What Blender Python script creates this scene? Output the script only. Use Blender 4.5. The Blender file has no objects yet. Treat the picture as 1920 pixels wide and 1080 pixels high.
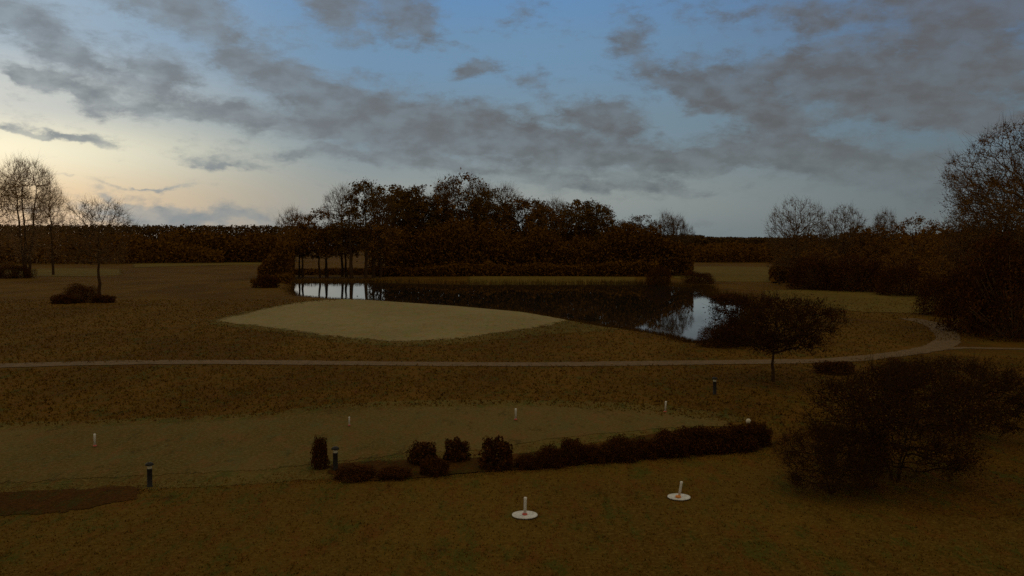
import bpy, math, random
import numpy as np
from mathutils import Vector, noise as mnoise
R = math.radians
scene = bpy.context.scene
COL = scene.collection

# ------------------------------------------------------------------ camera
CAM_H, FPX, YH = 6.4, 1663.0, 460.0            # camera height, focal length and horizon row (1920 px wide frame)
PITCH = math.atan((540 - YH) / FPX)
cd = bpy.data.cameras.new("Camera")
cam = bpy.data.objects.new("Camera", cd); COL.objects.link(cam)
cam.location = (0, 0, CAM_H)
cam.rotation_euler = (math.pi / 2 - PITCH, 0, 0)
cd.sensor_width = 36.0
cd.lens = 36.0 * FPX / 1920.0
cd.clip_start, cd.clip_end = 0.1, 8000
scene.camera = cam

def ray(px, py):
    x, y = (px - 960) / FPX, (540 - py) / FPX
    c, s = math.cos(PITCH), math.sin(PITCH)
    return np.array([x, c + y * s, -s + y * c])
def P(px, py, z=0.0):
    d = ray(px, py); t = (z - CAM_H) / d[2]
    return d[0] * t, d[1] * t
def at_depth(px, py, dep):
    d = ray(px, py); t = dep / d[1]
    return d[0] * t, dep, CAM_H + d[2] * t

# ------------------------------------------------------------------ world
SUN_AZ, SUN_EL = -36.0, 1.5
w = bpy.data.worlds.new("World"); scene.world = w; w.use_nodes = True
nt = w.node_tree; N = nt.nodes; L = nt.links; N.clear()
def nd(t, **k):
    n = N.new(t)
    for a, v in k.items(): setattr(n, a, v)
    return n
def math_(op, a, b=None, clamp=False):
    n = nd('ShaderNodeMath', operation=op, use_clamp=clamp)
    for i, v in enumerate((a, b)):
        if v is None: continue
        if isinstance(v, (int, float)): n.inputs[i].default_value = v
        else: L.new(v, n.inputs[i])
    return n.outputs[0]
def mixc(f, a, b, bt='MIX'):
    n = nd('ShaderNodeMix', data_type='RGBA', blend_type=bt)
    for i, v in ((0, f), (6, a), (7, b)):
        if isinstance(v, (int, float)): n.inputs[i].default_value = v
        elif isinstance(v, tuple): n.inputs[i].default_value = (*v, 1)
        else: L.new(v, n.inputs[i])
    return n.outputs[2]
out = nd('ShaderNodeOutputWorld'); bg = nd('ShaderNodeBackground'); L.new(bg.outputs[0], out.inputs[0])
tc = nd('ShaderNodeTexCoord'); sep = nd('ShaderNodeSeparateXYZ'); L.new(tc.outputs['Generated'], sep.inputs[0])
az = math_('ARCTAN2', sep.outputs[0], sep.outputs[1])
el = math_('ARCSINE', sep.outputs[2])
azd = math_('MULTIPLY', az, 57.2958); eld = math_('MULTIPLY', el, 57.2958)
comb = nd('ShaderNodeCombineXYZ'); L.new(azd, comb.inputs[0]); L.new(eld, comb.inputs[1])
sky = nd('ShaderNodeTexSky', sky_type='NISHITA')
sky.sun_disc = False; sky.sun_elevation = R(SUN_EL); sky.sun_rotation = R(SUN_AZ)
sky.air_density = 1.0; sky.dust_density = 1.2; sky.ozone_density = 1.5
# ---- the clear sky: daylight model, graded by direction
def ramp_el(stops):
    n = nd('ShaderNodeValToRGB'); n.color_ramp.interpolation = 'EASE'
    L.new(math_('DIVIDE', eld, 40.0, True), n.inputs[0])
    e = n.color_ramp.elements
    while len(e) < len(stops): e.new(0.5)
    for i, (p, c) in enumerate(stops): e[i].position = p / 40.0; e[i].color = (*c, 1)
    return n.outputs[0]
def s2l(r, g, b):
    f = lambda v: (v / 255) / 12.92 if v <= 10 else ((v / 255 + .055) / 1.055) ** 2.4
    return f(r), f(g), f(b)
left = ramp_el([(0, s2l(190, 185, 170)), (2.5, s2l(236, 214, 176)), (5.5, s2l(255, 252, 222)), (8, s2l(204, 212, 208)), (12.5, s2l(158, 182, 200)), (40, s2l(80, 120, 180))])
mid = ramp_el([(0, s2l(124, 140, 146)), (3, s2l(146, 156, 156)), (7, s2l(122, 145, 160)), (12, s2l(112, 148, 180)), (16, s2l(102, 145, 190)), (40, s2l(55, 90, 150))])
right = ramp_el([(0, s2l(108, 116, 116)), (4, s2l(105, 120, 128)), (8, s2l(102, 124, 140)), (14, s2l(94, 118, 150)), (40, s2l(45, 70, 110))])
back = ramp_el([(0, s2l(70, 74, 78)), (40, s2l(40, 55, 80))])
def sstep(v, a, b):
    n = nd('ShaderNodeMapRange', interpolation_type='SMOOTHSTEP'); L.new(v, n.inputs[0])
    n.inputs[1].default_value = a; n.inputs[2].default_value = b
    return n.outputs[0]
grade = mixc(sstep(azd, -33, -8), left, mid)
grade = mixc(sstep(azd, 0, 30), grade, right)
grade = mixc(sstep(math_('ABSOLUTE', azd), 60, 130), grade, back)
nish = mixc(1.0, sky.outputs[0], (0.10, 0.10, 0.10), 'MULTIPLY')
clear = mixc(0.10, grade, nish)
# ---- clouds: cloud banks where they hang in the sky, their edges torn by noise
nz = nd('ShaderNodeTexNoise', noise_dimensions='3D'); nz.inputs['Scale'].default_value = 0.32; nz.inputs['Detail'].default_value = 6; nz.inputs['Roughness'].default_value = .6
mp0 = nd('ShaderNodeMapping'); mp0.inputs['Scale'].default_value = (.6, 1.2, 1); mp0.inputs['Rotation'].default_value = (0, 0, R(14)); L.new(comb.outputs[0], mp0.inputs[0]); L.new(mp0.outputs[0], nz.inputs[0])
sub = nd('ShaderNodeVectorMath', operation='SUBTRACT'); L.new(nz.outputs['Color'], sub.inputs[0]); sub.inputs[1].default_value = (.5, .5, .5)
scl = nd('ShaderNodeVectorMath', operation='MULTIPLY'); L.new(sub.outputs[0], scl.inputs[0]); scl.inputs[1].default_value = (6.5, 3.4, 0)
warp = nd('ShaderNodeVectorMath', operation='ADD'); L.new(comb.outputs[0], warp.inputs[0]); L.new(scl.outputs[0], warp.inputs[1])
BANKS = [  # px, py, half length, half height, tilt down to the right (deg), thickness
 (110, 95, 170, 50, 28, .75), (60, 145, 100, 32, 4, .9), (140, 172, 130, 30, 12, .9), (290, 120, 130, 75, 10, .85), (40, 20, 130, 45, 0, .6),
 (350, 15, 170, 65, 5, .95), (640, 35, 130, 60, 0, .8), (770, 35, 120, 65, 35, .75), (500, 125, 160, 62, 24, 1.0), (890, 122, 60, 22, 5, .6),
 (400, 210, 250, 42, 4, .95), (700, 225, 270, 85, 8, 1.0), (950, 245, 300, 75, 10, 1.0), (1130, 218, 110, 36, 4, .8),
 (1325, 160, 180, 66, 10, .9), (1250, 290, 480, 55, 3, .75), (1480, 255, 190, 70, 32, .9), (1650, 175, 260, 70, 12, .75), (1800, 110, 300, 110, 10, .7),
 (1500, 110, 160, 50, 0, .55), (1180, 80, 110, 60, 45, .5), (1000, 145, 80, 30, 0, .45), (1000, 25, 90, 30, 0, .3), (1500, 20, 330, 50, 0, .5),
 (50, 245, 85, 15, 2, .85), (150, 257, 100, 17, 9, .85), (290, 345, 150, 9, 6, .5), (120, 330, 70, 7, 4, .4), (330, 400, 330, 40, 3, .8), (235, 375, 70, 28, 8, .5),
 (620, 290, 300, 30, 3, .45), (430, 305, 120, 15, 3, .55), (1700, 320, 380, 60, 8, .7), (1180, 350, 360, 30, 3, .5), (900, 320, 300, 25, 3, .45), (1780, 220, 260, 45, 8, .6),
 (1860, 20, 220, 60, 0, .6)]
tot = None
for (px, py, rx, ry, tl, k) in BANKS:
    d = ray(px, py); a = math.degrees(math.atan2(d[0], d[1])); e = math.degrees(math.asin(d[2] / np.linalg.norm(d)))
    m = nd('ShaderNodeMapping', vector_type='TEXTURE')
    m.inputs['Location'].default_value = (a, e, 0); m.inputs['Rotation'].default_value = (0, 0, -R(tl))
    ppd = FPX * R(1)
    m.inputs['Scale'].default_value = (rx * (1.12 if px < 560 else 1.22) / ppd, ry * (1.10 if px < 560 else 1.22) / ppd, 1)
    g = nd('ShaderNodeTexGradient', gradient_type='QUADRATIC_SPHERE')
    L.new(warp.outputs[0], m.inputs[0]); L.new(m.outputs[0], g.inputs[0])
    v = math_('MULTIPLY', g.outputs['Fac'], k * 2.2)
    tot = v if tot is None else math_('ADD', tot, v)
nz2 = nd('ShaderNodeTexNoise'); nz2.inputs['Scale'].default_value = 0.45; nz2.inputs['Detail'].default_value = 8; nz2.inputs['Roughness'].default_value = .62
mp2 = nd('ShaderNodeMapping'); mp2.inputs['Scale'].default_value = (.45, 1.6, 1); mp2.inputs['Rotation'].default_value = (0, 0, R(8)); L.new(warp.outputs[0], mp2.inputs[0]); L.new(mp2.outputs[0], nz2.inputs[0])
wisps = math_('MULTIPLY', math_('SUBTRACT', nz2.outputs['Fac'], .5), 1.9)
other = math_('MULTIPLY', sstep(math_('ABSOLUTE', azd), 32, 60), math_('MULTIPLY', sstep(nz.outputs['Fac'], .4, .65), .9))
hi = math_('MULTIPLY', sstep(eld, 16, 26), math_('MULTIPLY', sstep(nz.outputs['Fac'], .4, .65), .8))
pf = nd('ShaderNodeTexNoise'); pf.inputs['Scale'].default_value = .75; pf.inputs['Detail'].default_value = 8; pf.inputs['Roughness'].default_value = .68
mp4 = nd('ShaderNodeMapping'); mp4.inputs['Scale'].default_value = (.8, 1.5, 1); mp4.inputs['Location'].default_value = (9, 4, 0); mp4.inputs['Rotation'].default_value = (0, 0, R(12)); L.new(comb.outputs[0], mp4.inputs[0]); L.new(mp4.outputs[0], pf.inputs[0])
puffs = math_('MULTIPLY', math_('SUBTRACT', pf.outputs['Fac'], .55), 1.9)
dens = math_('ADD', math_('ADD', math_('ADD', math_('ADD', tot, wisps), other), hi), puffs)
dens = sstep(dens, -0.05, 1.0)
nz3 = nd('ShaderNodeTexNoise'); nz3.inputs['Scale'].default_value = .55; nz3.inputs['Detail'].default_value = 6; nz3.inputs['Roughness'].default_value = .55
L.new(mp4.outputs[0], nz3.inputs[0])
body = mixc(sstep(azd, -32, 8), s2l(130, 139, 145), s2l(100, 101, 102))
body = mixc(sstep(eld, 3.5, 8), mixc(sstep(azd, -30, 12), s2l(142, 152, 156), s2l(106, 114, 117)), body)
body = mixc(sstep(math_('ABSOLUTE', azd), 60, 130), body, s2l(60, 62, 66))
body = mixc(sstep(nz3.outputs['Fac'], .3, .7), mixc(1.0, body, (.88, .87, .88), 'MULTIPLY'), mixc(.65, clear, mixc(1.0, body, (1.10, 1.10, 1.10), 'MULTIPLY')))
cloudy = mixc(math_('MULTIPLY', dens, .93), clear, body)
# overhead and behind: unseen sky brightened and warmed, added to light the ground
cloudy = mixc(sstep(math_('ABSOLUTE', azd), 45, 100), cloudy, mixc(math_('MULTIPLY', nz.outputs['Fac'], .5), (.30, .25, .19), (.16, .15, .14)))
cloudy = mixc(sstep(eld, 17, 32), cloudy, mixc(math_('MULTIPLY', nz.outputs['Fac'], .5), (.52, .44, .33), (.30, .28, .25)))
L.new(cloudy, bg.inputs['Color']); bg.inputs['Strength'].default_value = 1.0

# ------------------------------------------------------------------ sun (just at the horizon behind the cloud, left of the frame)
sd = bpy.data.lights.new("Sun", 'SUN'); sd.energy = 0.05; sd.angle = R(10); sd.color = (1, .8, .55)
so = bpy.data.objects.new("Sun", sd); COL.objects.link(so)
dv = Vector((math.sin(R(SUN_AZ)) * math.cos(R(SUN_EL)), math.cos(R(SUN_AZ)) * math.cos(R(SUN_EL)), math.sin(R(SUN_EL))))
so.rotation_euler = dv.to_track_quat('Z', 'Y').to_euler()
scene.view_settings.view_transform = 'Standard'; scene.view_settings.look = 'None'
scene.view_settings.exposure = 0; scene.view_settings.gamma = 1
scene.cycles.use_denoising = False
scene.cycles.max_bounces = 4

# ------------------------------------------------------------------ helpers
def tag(o, label=None, cat=None, group=None, kind=None):
    for k, v in (('label', label), ('category', cat), ('group', group), ('kind', kind)):
        if v: o[k] = v
    return o
def empty(name, loc, rz=0, sc=1):
    o = bpy.data.objects.new(name, None); COL.objects.link(o)
    o.location = loc; o.rotation_euler = (0, 0, rz); o.scale = (sc, sc, sc) if not isinstance(sc, tuple) else sc
    o.empty_display_size = .2
    return o
def mesh_np(name, V, F, smooth=False):
    V = np.asarray(V, dtype=np.float32); me = bpy.data.meshes.new(name)
    if isinstance(F, np.ndarray):
        k = F.shape[1]; n = len(F)
        me.vertices.add(len(V)); me.vertices.foreach_set('co', V.ravel())
        me.loops.add(n * k); me.loops.foreach_set('vertex_index', F.astype(np.int32).ravel())
        me.polygons.add(n); me.polygons.foreach_set('loop_start', np.arange(0, n * k, k, dtype=np.int32))
        me.update(calc_edges=True)
    else:
        me.from_pydata([tuple(map(float, v)) for v in V], [], F); me.update()
    if smooth: me.polygons.foreach_set('use_smooth', [True] * len(me.polygons))
    return me
def obj(name, me, mat, parent=None, loc=None):
    o = bpy.data.objects.new(name, me); COL.objects.link(o)
    if mat and not me.materials: me.materials.append(mat)
    if parent: o.parent = parent
    if loc: o.location = loc
    return o

def material(name, c1, c2, scale=3, rough=.95, c3=None, bump=0.0, island=False, scale2=None, spec=.15, dirt=None):
    m = bpy.data.materials.new(name); m.use_nodes = True
    t = m.node_tree; n = t.nodes; l = t.links
    b = n['Principled BSDF']; b.inputs['Roughness'].default_value = rough
    b.inputs['Specular IOR Level'].default_value = spec
    tcn = n.new('ShaderNodeTexCoord')
    nzz = n.new('ShaderNodeTexNoise'); nzz.inputs['Scale'].default_value = scale; nzz.inputs['Detail'].default_value = 6; nzz.inputs['Roughness'].default_value = .7
    l.new(tcn.outputs['Object'], nzz.inputs['Vector'])
    r = n.new('ShaderNodeValToRGB'); e = r.color_ramp.elements
    e[0].position = .35; e[0].color = (*c1, 1); e[1].position = .65; e[1].color = (*c2, 1)
    if c3: x = e.new(.5); x.color = (*c3, 1)
    fac = nzz.outputs['Fac']
    if island:
        g = n.new('ShaderNodeNewGeometry'); mm = n.new('ShaderNodeMath'); mm.operation = 'MULTIPLY_ADD'
        l.new(g.outputs['Random Per Island'], mm.inputs[0]); mm.inputs[1].default_value = .34
        m2 = n.new('ShaderNodeMath'); m2.operation = 'MULTIPLY'; m2.inputs[1].default_value = .66; l.new(fac, m2.inputs[0]); l.new(m2.outputs[0], mm.inputs[2]); fac = mm.outputs[0]
    elif scale2:
        nb = n.new('ShaderNodeTexNoise'); nb.inputs['Scale'].default_value = scale2; nb.inputs['Detail'].default_value = 5; nb.inputs['Roughness'].default_value = .75
        l.new(tcn.outputs['Object'], nb.inputs['Vector'])
        a1 = n.new('ShaderNodeMath'); a1.operation = 'ADD'; l.new(fac, a1.inputs[0]); l.new(nb.outputs['Fac'], a1.inputs[1])
        a2 = n.new('ShaderNodeMath'); a2.operation = 'MULTIPLY'; l.new(a1.outputs[0], a2.inputs[0]); a2.inputs[1].default_value = .5; fac = a2.outputs[0]
        e[0].position = .40; e[-1].position = .60
    l.new(fac, r.inputs[0]); l.new(r.outputs[0], b.inputs['Base Color'])
    if bump:
        bp = n.new('ShaderNodeBump'); bp.inputs['Strength'].default_value = bump; bp.inputs['Distance'].default_value = .05
        l.new(nzz.outputs['Fac'], bp.inputs['Height']); l.new(bp.outputs[0], b.inputs['Normal'])
    return m

def ragged(m, amp=2.2, sc=1.6):
    """ragged edge where one surface frays into the next"""
    t = m.node_tree; n = t.nodes; l = t.links
    at = n.new('ShaderNodeAttribute'); at.attribute_name = 'edge'; tcn = n.new('ShaderNodeTexCoord')
    mp = n.new('ShaderNodeMapping'); mp.inputs['Location'].default_value = (5, 3, 1); mp.inputs['Scale'].default_value = (1, .5, 1)
    q = n.new('ShaderNodeTexNoise'); q.inputs['Scale'].default_value = sc; q.inputs['Detail'].default_value = 8; q.inputs['Roughness'].default_value = .85
    l.new(tcn.outputs['Object'], mp.inputs[0]); l.new(mp.outputs[0], q.inputs['Vector'])
    s = n.new('ShaderNodeMath'); s.operation = 'MULTIPLY_ADD'; l.new(q.outputs['Fac'], s.inputs[0]); s.inputs[1].default_value = amp; s.inputs[2].default_value = -amp / 2 - .5
    a = n.new('ShaderNodeMath'); a.operation = 'ADD'; l.new(s.outputs[0], a.inputs[0])
    e = n.new('ShaderNodeMapRange'); e.inputs[2].default_value = 1; e.inputs[3].default_value = -.35; e.inputs[4].default_value = 1.6; l.new(at.outputs['Fac'], e.inputs[0]); l.new(e.outputs[0], a.inputs[1])
    g = n.new('ShaderNodeMath'); g.operation = 'GREATER_THAN'; l.new(a.outputs[0], g.inputs[0]); g.inputs[1].default_value = 0
    l.new(g.outputs[0], n['Principled BSDF'].inputs['Alpha'])
M = {}
def grass_mat(name, c_dark, c_mid, c_light, red=(.10, .03, .005), green=(.02, .05, .008), edge=False, big=.12, chroma=.5):
    """turf: broad patches, tussocks and single blades of brown, straw and green"""
    m = bpy.data.materials.new(name); m.use_nodes = True
    t = m.node_tree; n = t.nodes; l = t.links; b = n['Principled BSDF']
    b.inputs['Roughness'].default_value = 1; b.inputs['Specular IOR Level'].default_value = 0.02
    tcn = n.new('ShaderNodeTexCoord')
    def noise(s, det=4, rg=.65, off=0, st=1.0):
        q = n.new('ShaderNodeTexNoise'); q.inputs['Scale'].default_value = s; q.inputs['Detail'].default_value = det; q.inputs['Roughness'].default_value = rg
        mpp = n.new('ShaderNodeMapping'); mpp.inputs['Location'].default_value = (off, off * .7, off * .3); mpp.inputs['Scale'].default_value = (1, st, 1)
        l.new(tcn.outputs['Object'], mpp.inputs[0]); l.new(mpp.outputs[0], q.inputs['Vector']); return q.outputs['Fac']
    def mr(v, a, bb):
        q = n.new('ShaderNodeMapRange'); q.interpolation_type = 'SMOOTHSTEP'; l.new(v, q.inputs[0]); q.inputs[1].default_value = a; q.inputs[2].default_value = bb; return q.outputs[0]
    def mx(f, a, bb):
        q = n.new('ShaderNodeMix'); q.data_type = 'RGBA'
        for i, v in ((0, f), (6, a), (7, bb)):
            if isinstance(v, (int, float)): q.inputs[i].default_value = v
            elif isinstance(v, tuple): q.inputs[i].default_value = (*v, 1)
            else: l.new(v, q.inputs[i])
        return q.outputs[2]
    def mul(a, k):
        q = n.new('ShaderNodeMath'); q.operation = 'MULTIPLY'; l.new(a, q.inputs[0])
        if isinstance(k, (int, float)): q.inputs[1].default_value = k
        else: l.new(k, q.inputs[1])
        return q.outputs[0]
    fine = noise(9, 6, .8)
    c = mx(mr(noise(big, 6, .7, 11, .6), .38, .62), c_dark, c_mid)
    c = mx(mul(mr(fine, .45, .62), .8), c, c_light)
    c = mx(mul(mr(noise(1.3, 8, .9, 31, .4), .5, .6), chroma), c, red)
    c = mx(mul(mr(noise(1.1, 8, .9, 67, .4), .5, .6), chroma), c, green)
    c = mx(mul(mr(noise(1.6, 8, .9, 91, .4), .54, .64), .55), c, tuple(v * .25 for v in c_dark))
    l.new(c, b.inputs['Base Color'])
    bp = n.new('ShaderNodeBump'); bp.inputs['Strength'].default_value = .5; bp.inputs['Distance'].default_value = .04
    l.new(fine, bp.inputs['Height']); l.new(bp.outputs[0], b.inputs['Normal'])
    if edge: ragged(m, 2.2)
    return m

M['rough'] = grass_mat('rough turf', (.050, .023, .002), (.100, .050, .005), (.135, .072, .010))
M['lawn'] = grass_mat('close lawn', (.070, .038, .004), (.095, .053, .006), (.135, .08, .014), edge=True)
M['putting'] = grass_mat('pale putting turf', (.150, .118, .048), (.190, .152, .066), (.26, .21, .10), edge=True, red=(.26, .12, .02), green=(.12, .16, .03), chroma=.5)
M['practice'] = grass_mat('practice turf', (.072, .049, .008), (.098, .068, .015), (.15, .11, .035), edge=True, red=(.17, .065, .02), green=(.075, .085, .03), chroma=.4)
M['fairway'] = grass_mat('fairway turf', (.085, .056, .008), (.115, .078, .013), (.15, .105, .022), edge=True)
M['collar'] = grass_mat('collar turf', (.062, .042, .007), (.100, .068, .013), (.15, .11, .028), edge=True)
M['bed'] = grass_mat('mulch bed', (.030, .013, .001), (.048, .021, .002), (.075, .032, .004), edge=True, chroma=.35)
M['path'] = material('gravel path', (.075, .045, .014), (.15, .095, .040), 2.5, 1, (.11, .068, .025), bump=.3, scale2=12)
ragged(M['path'], 2.0, 3.0)
M['leaf_dark'] = material('undergrowth leaves', (.072, .031, .003), (.125, .056, .006), .25, 1, (.095, .042, .004), island=True, spec=.03)
M['blades'] = material('grass blades', (.070, .034, .003), (.15, .082, .010), 2, 1, (.10, .052, .005), island=True, spec=.02)
M['leaf_brown'] = material('withered leaves', (.085, .036, .004), (.17, .078, .010), .5, 1, (.12, .054, .006), island=True, spec=.05)
M['needles'] = material('dark needles', (.065, .032, .004), (.13, .070, .009), .5, 1, (.09, .046, .005), island=True, spec=.05)
M['twig'] = material('bare twigs', (.07, .038, .014), (.15, .09, .036), 1, 1, island=True, spec=.05)
M['twig_glow_tint'] = material('glow-tinted twigs', (.14, .085, .035), (.30, .19, .09), 1, 1, island=True, spec=.05)  # paler than the other twigs: glow of the sky behind put into the colour
M['bark'] = material('bark', (.03, .016, .006), (.07, .04, .018), 6, 1, bump=.6, spec=.05)
M['shrub'] = material('shrub leaves', (.030, .010, .001), (.075, .026, .003), .8, 1, (.048, .017, .002), island=True, spec=.05)
M['reed'] = material('reeds', (.03, .014, .002), (.09, .045, .008), 1, 1, island=True, spec=.03)
M['far'] = material('far woodland', (.05, .026, .005), (.085, .046, .011), .05, 1, island=True, spec=.02)
M['white'] = material('weathered white plastic', (.52, .50, .42), (.66, .64, .56), 9, .55, scale2=30)
M['plate'] = material('scuffed white plate', (.38, .37, .32), (.60, .59, .52), 7, .6, scale2=25)
M['orange'] = material('orange plastic', (.50, .17, .03), (.62, .24, .05), 10, .5)
M['red'] = material('red plastic', (.38, .07, .05), (.48, .10, .07), 10, .5)
M['dark_metal'] = material('dark painted metal', (.010, .008, .006), (.022, .018, .013), 12, .6)
M['wood'] = material('dark timber', (.014, .006, .003), (.034, .015, .006), 9, .9, bump=.4)
M['diffuser'] = material('cream lamp glass', (.42, .38, .25), (.52, .48, .33), 14, .35)

# ------------------------------------------------------------------ the lie of the land
ZW = -0.30                                        # pond level
POND_PX = [(548, 530), (640, 529), (720, 529), (860, 532), (1000, 532), (1120, 532), (1210, 533), (1300, 539), (1324, 541), (1334, 554), (1398, 564),
           (1402, 590), (1385, 618), (1335, 642), (1305, 646), (1262, 632), (1200, 622), (1150, 616), (1080, 603), (1000, 589),
           (870, 577), (700, 565), (640, 563), (560, 556), (545, 545)]
POND = np.array([P(a, b, ZW) for a, b in POND_PX])
def poly_dist(X, Y, poly):
    """signed distance, negative inside"""
    d = np.full(X.shape, 1e9); inside = np.zeros(X.shape, bool); n = len(poly)
    for i in range(n):
        x0, y0 = poly[i]; x1, y1 = poly[(i + 1) % n]; ex, ey = x1 - x0, y1 - y0
        t = np.clip(((X - x0) * ex + (Y - y0) * ey) / (ex * ex + ey * ey), 0, 1)
        d = np.minimum(d, np.hypot(X - x0 - t * ex, Y - y0 - t * ey))
        c = ((y0 > Y) != (y1 > Y)) & (X < (x1 - x0) * (Y - y0) / (y1 - y0 + 1e-12) + x0)
        inside ^= c
    return np.where(inside, -d, d)
def height(X, Y):
    X = np.asarray(X, float); Y = np.asarray(Y, float)
    u = .07 * np.sin(X * .11 + 1.3) * np.sin(Y * .083 + .4) + .05 * np.sin(X * .05 - Y * .06)
    u = u * np.clip((Y - 12) / 30, 0, 1)
    far = np.clip((Y - 260) / 500, 0, 1); u = u + far * 1.2 * np.sin(X * .008 + 2) * np.sin(Y * .01)
    d = poly_dist(X, Y, POND)
    k = np.clip((2.2 - d) / 4.4, 0, 1); k = k * k * (3 - 2 * k)
    near = np.clip(1 - np.abs(d) / 14, 0, 1)
    return u * (1 - near) * (1 - k) - k * 1.0 * .62
def hz(x, y): return float(height(np.array([x]), np.array([y]))[0])

def axis(a, b, s, far, g):
    v = list(np.arange(a, b + s, s)); st = s
    while v[-1] < far: st *= g; v.append(v[-1] + st)
    st = s; w_ = [v[0]]
    while w_[0] > -far: st *= g; w_.insert(0, w_[0] - st)
    return np.array(w_[:-1] + v)
xs = axis(-75, 75, 1.25, 3200, 1.14)
ys = axis(8, 186, 1.25, 3600, 1.14); ys = ys[ys > -400]
GX, GY = np.meshgrid(xs, ys); GZ = height(GX, GY)
V = np.stack([GX.ravel(), GY.ravel(), GZ.ravel()], 1)
nx, ny = len(xs), len(ys)
ii, jj = np.meshgrid(np.arange(nx - 1), np.arange(ny - 1)); a_ = (jj * nx + ii).ravel()
F = np.stack([a_, a_ + 1, a_ + nx + 1, a_ + nx], 1)
g = obj('ground', mesh_np('ground', V, F, True), M['rough']); tag(g, kind='structure')

# pond water
wm = bpy.data.materials.new('pond water'); wm.use_nodes = True
b = wm.node_tree.nodes['Principled BSDF']; b.inputs['Base Color'].default_value = (.012, .012, .009, 1); b.inputs['Roughness'].default_value = .015; b.inputs['IOR'].default_value = 1.6; b.inputs['Specular IOR Level'].default_value = .9
tcn = wm.node_tree.nodes.new('ShaderNodeTexCoord'); q = wm.node_tree.nodes.new('ShaderNodeTexNoise'); q.inputs['Scale'].default_value = .9; q.inputs['Detail'].default_value = 3
bp = wm.node_tree.nodes.new('ShaderNodeBump'); bp.inputs['Strength'].default_value = .03; bp.inputs['Distance'].default_value = .05
wm.node_tree.links.new(tcn.outputs['Object'], q.inputs['Vector']); wm.node_tree.links.new(q.outputs['Fac'], bp.inputs['Height']); wm.node_tree.links.new(bp.outputs[0], b.inputs['Normal'])
cx, cy = POND.mean(0); big = POND + (POND - [cx, cy]) / np.linalg.norm(POND - [cx, cy], axis=1)[:, None] * 1.2
wv = [(x, y, ZW) for x, y in big]
tag(obj('water', mesh_np('water', wv, [list(range(len(wv)))]), wm), kind='structure')

# turf sheets laid on the ground
def jit(i, s, seed): return (mnoise.noise(Vector((i * s, seed * 3.7, 0))))
def oval_sheet(name, px_pts, mat, dz=.025, seed=1, m=160, rings=34, soft=.25):
    pts = np.array([P(a, b_) for a, b_ in px_pts]); c = pts.mean(0)
    # closed Catmull-Rom through the outline
    n = len(pts); o = []
    for k in range(m):
        t = k / m * n; i = int(t); f = t - i
        p0, p1, p2, p3 = pts[(i - 1) % n], pts[i % n], pts[(i + 1) % n], pts[(i + 2) % n]
        o.append(.5 * ((2 * p1) + (-p0 + p2) * f + (2 * p0 - 5 * p1 + 4 * p2 - p3) * f * f + (-p0 + 3 * p1 - 3 * p2 + p3) * f ** 3))
    o = np.array(o); Vv = []; E = []
    for r in range(rings + 1):
        f = (r / rings) ** .8
        for k in range(m):
            p = c + (o[k] - c) * f * 1.12; Vv.append((p[0], p[1])); E.append(min(1, (1 - f) / soft))
    Vv = np.array(Vv); z = height(Vv[:, 0], Vv[:, 1]) + dz
    F = []
    for r in range(rings):
        for k in range(m):
            a = r * m + k; b_ = r * m + (k + 1) % m
            F.append((a, b_, b_ + m, a + m))
    me = mesh_np(name, np.column_stack([Vv, z]), np.array(F), True)
    at = me.attributes.new('edge', 'FLOAT', 'POINT'); at.data.foreach_set('value', np.array(E, np.float32))
    return tag(obj(name, me, mat), kind='structure')
def band_sheet(name, top, bot, mat, dz=.018, nu=220, nv=24, softs=(.12, .12)):
    """sheet between a far edge and a near edge, each a list of picture points on the ground"""
    def samp(pts, t):
        xs_ = [p[0] for p in pts]; px = xs_[0] + (xs_[-1] - xs_[0]) * t
        return P(px, np.interp(px, xs_, [p[1] for p in pts]))
    Vv = []; E = []
    for j in range(nv + 1):
        v = j / nv
        for i in range(nu + 1):
            u = i / nu; a = np.array(samp(top, u)); c = np.array(samp(bot, u))
            Vv.append(a + (c - a) * v)
            E.append(min(1, min(v / softs[0], (1 - v) / softs[0], u / softs[1], (1 - u) / softs[1])))
    Vv = np.array(Vv); z = height(Vv[:, 0], Vv[:, 1]) + dz
    ii, jj = np.meshgrid(np.arange(nu), np.arange(nv)); a = (jj * (nu + 1) + ii).ravel()
    F = np.stack([a + nu + 1, a + nu + 2, a + 1, a], 1)
    me = mesh_np(name, np.column_stack([Vv, z]), F, True)
    at = me.attributes.new('edge', 'FLOAT', 'POINT'); at.data.foreach_set('value', np.array(E, np.float32))
    return tag(obj(name, me, mat), kind='structure')
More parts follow.
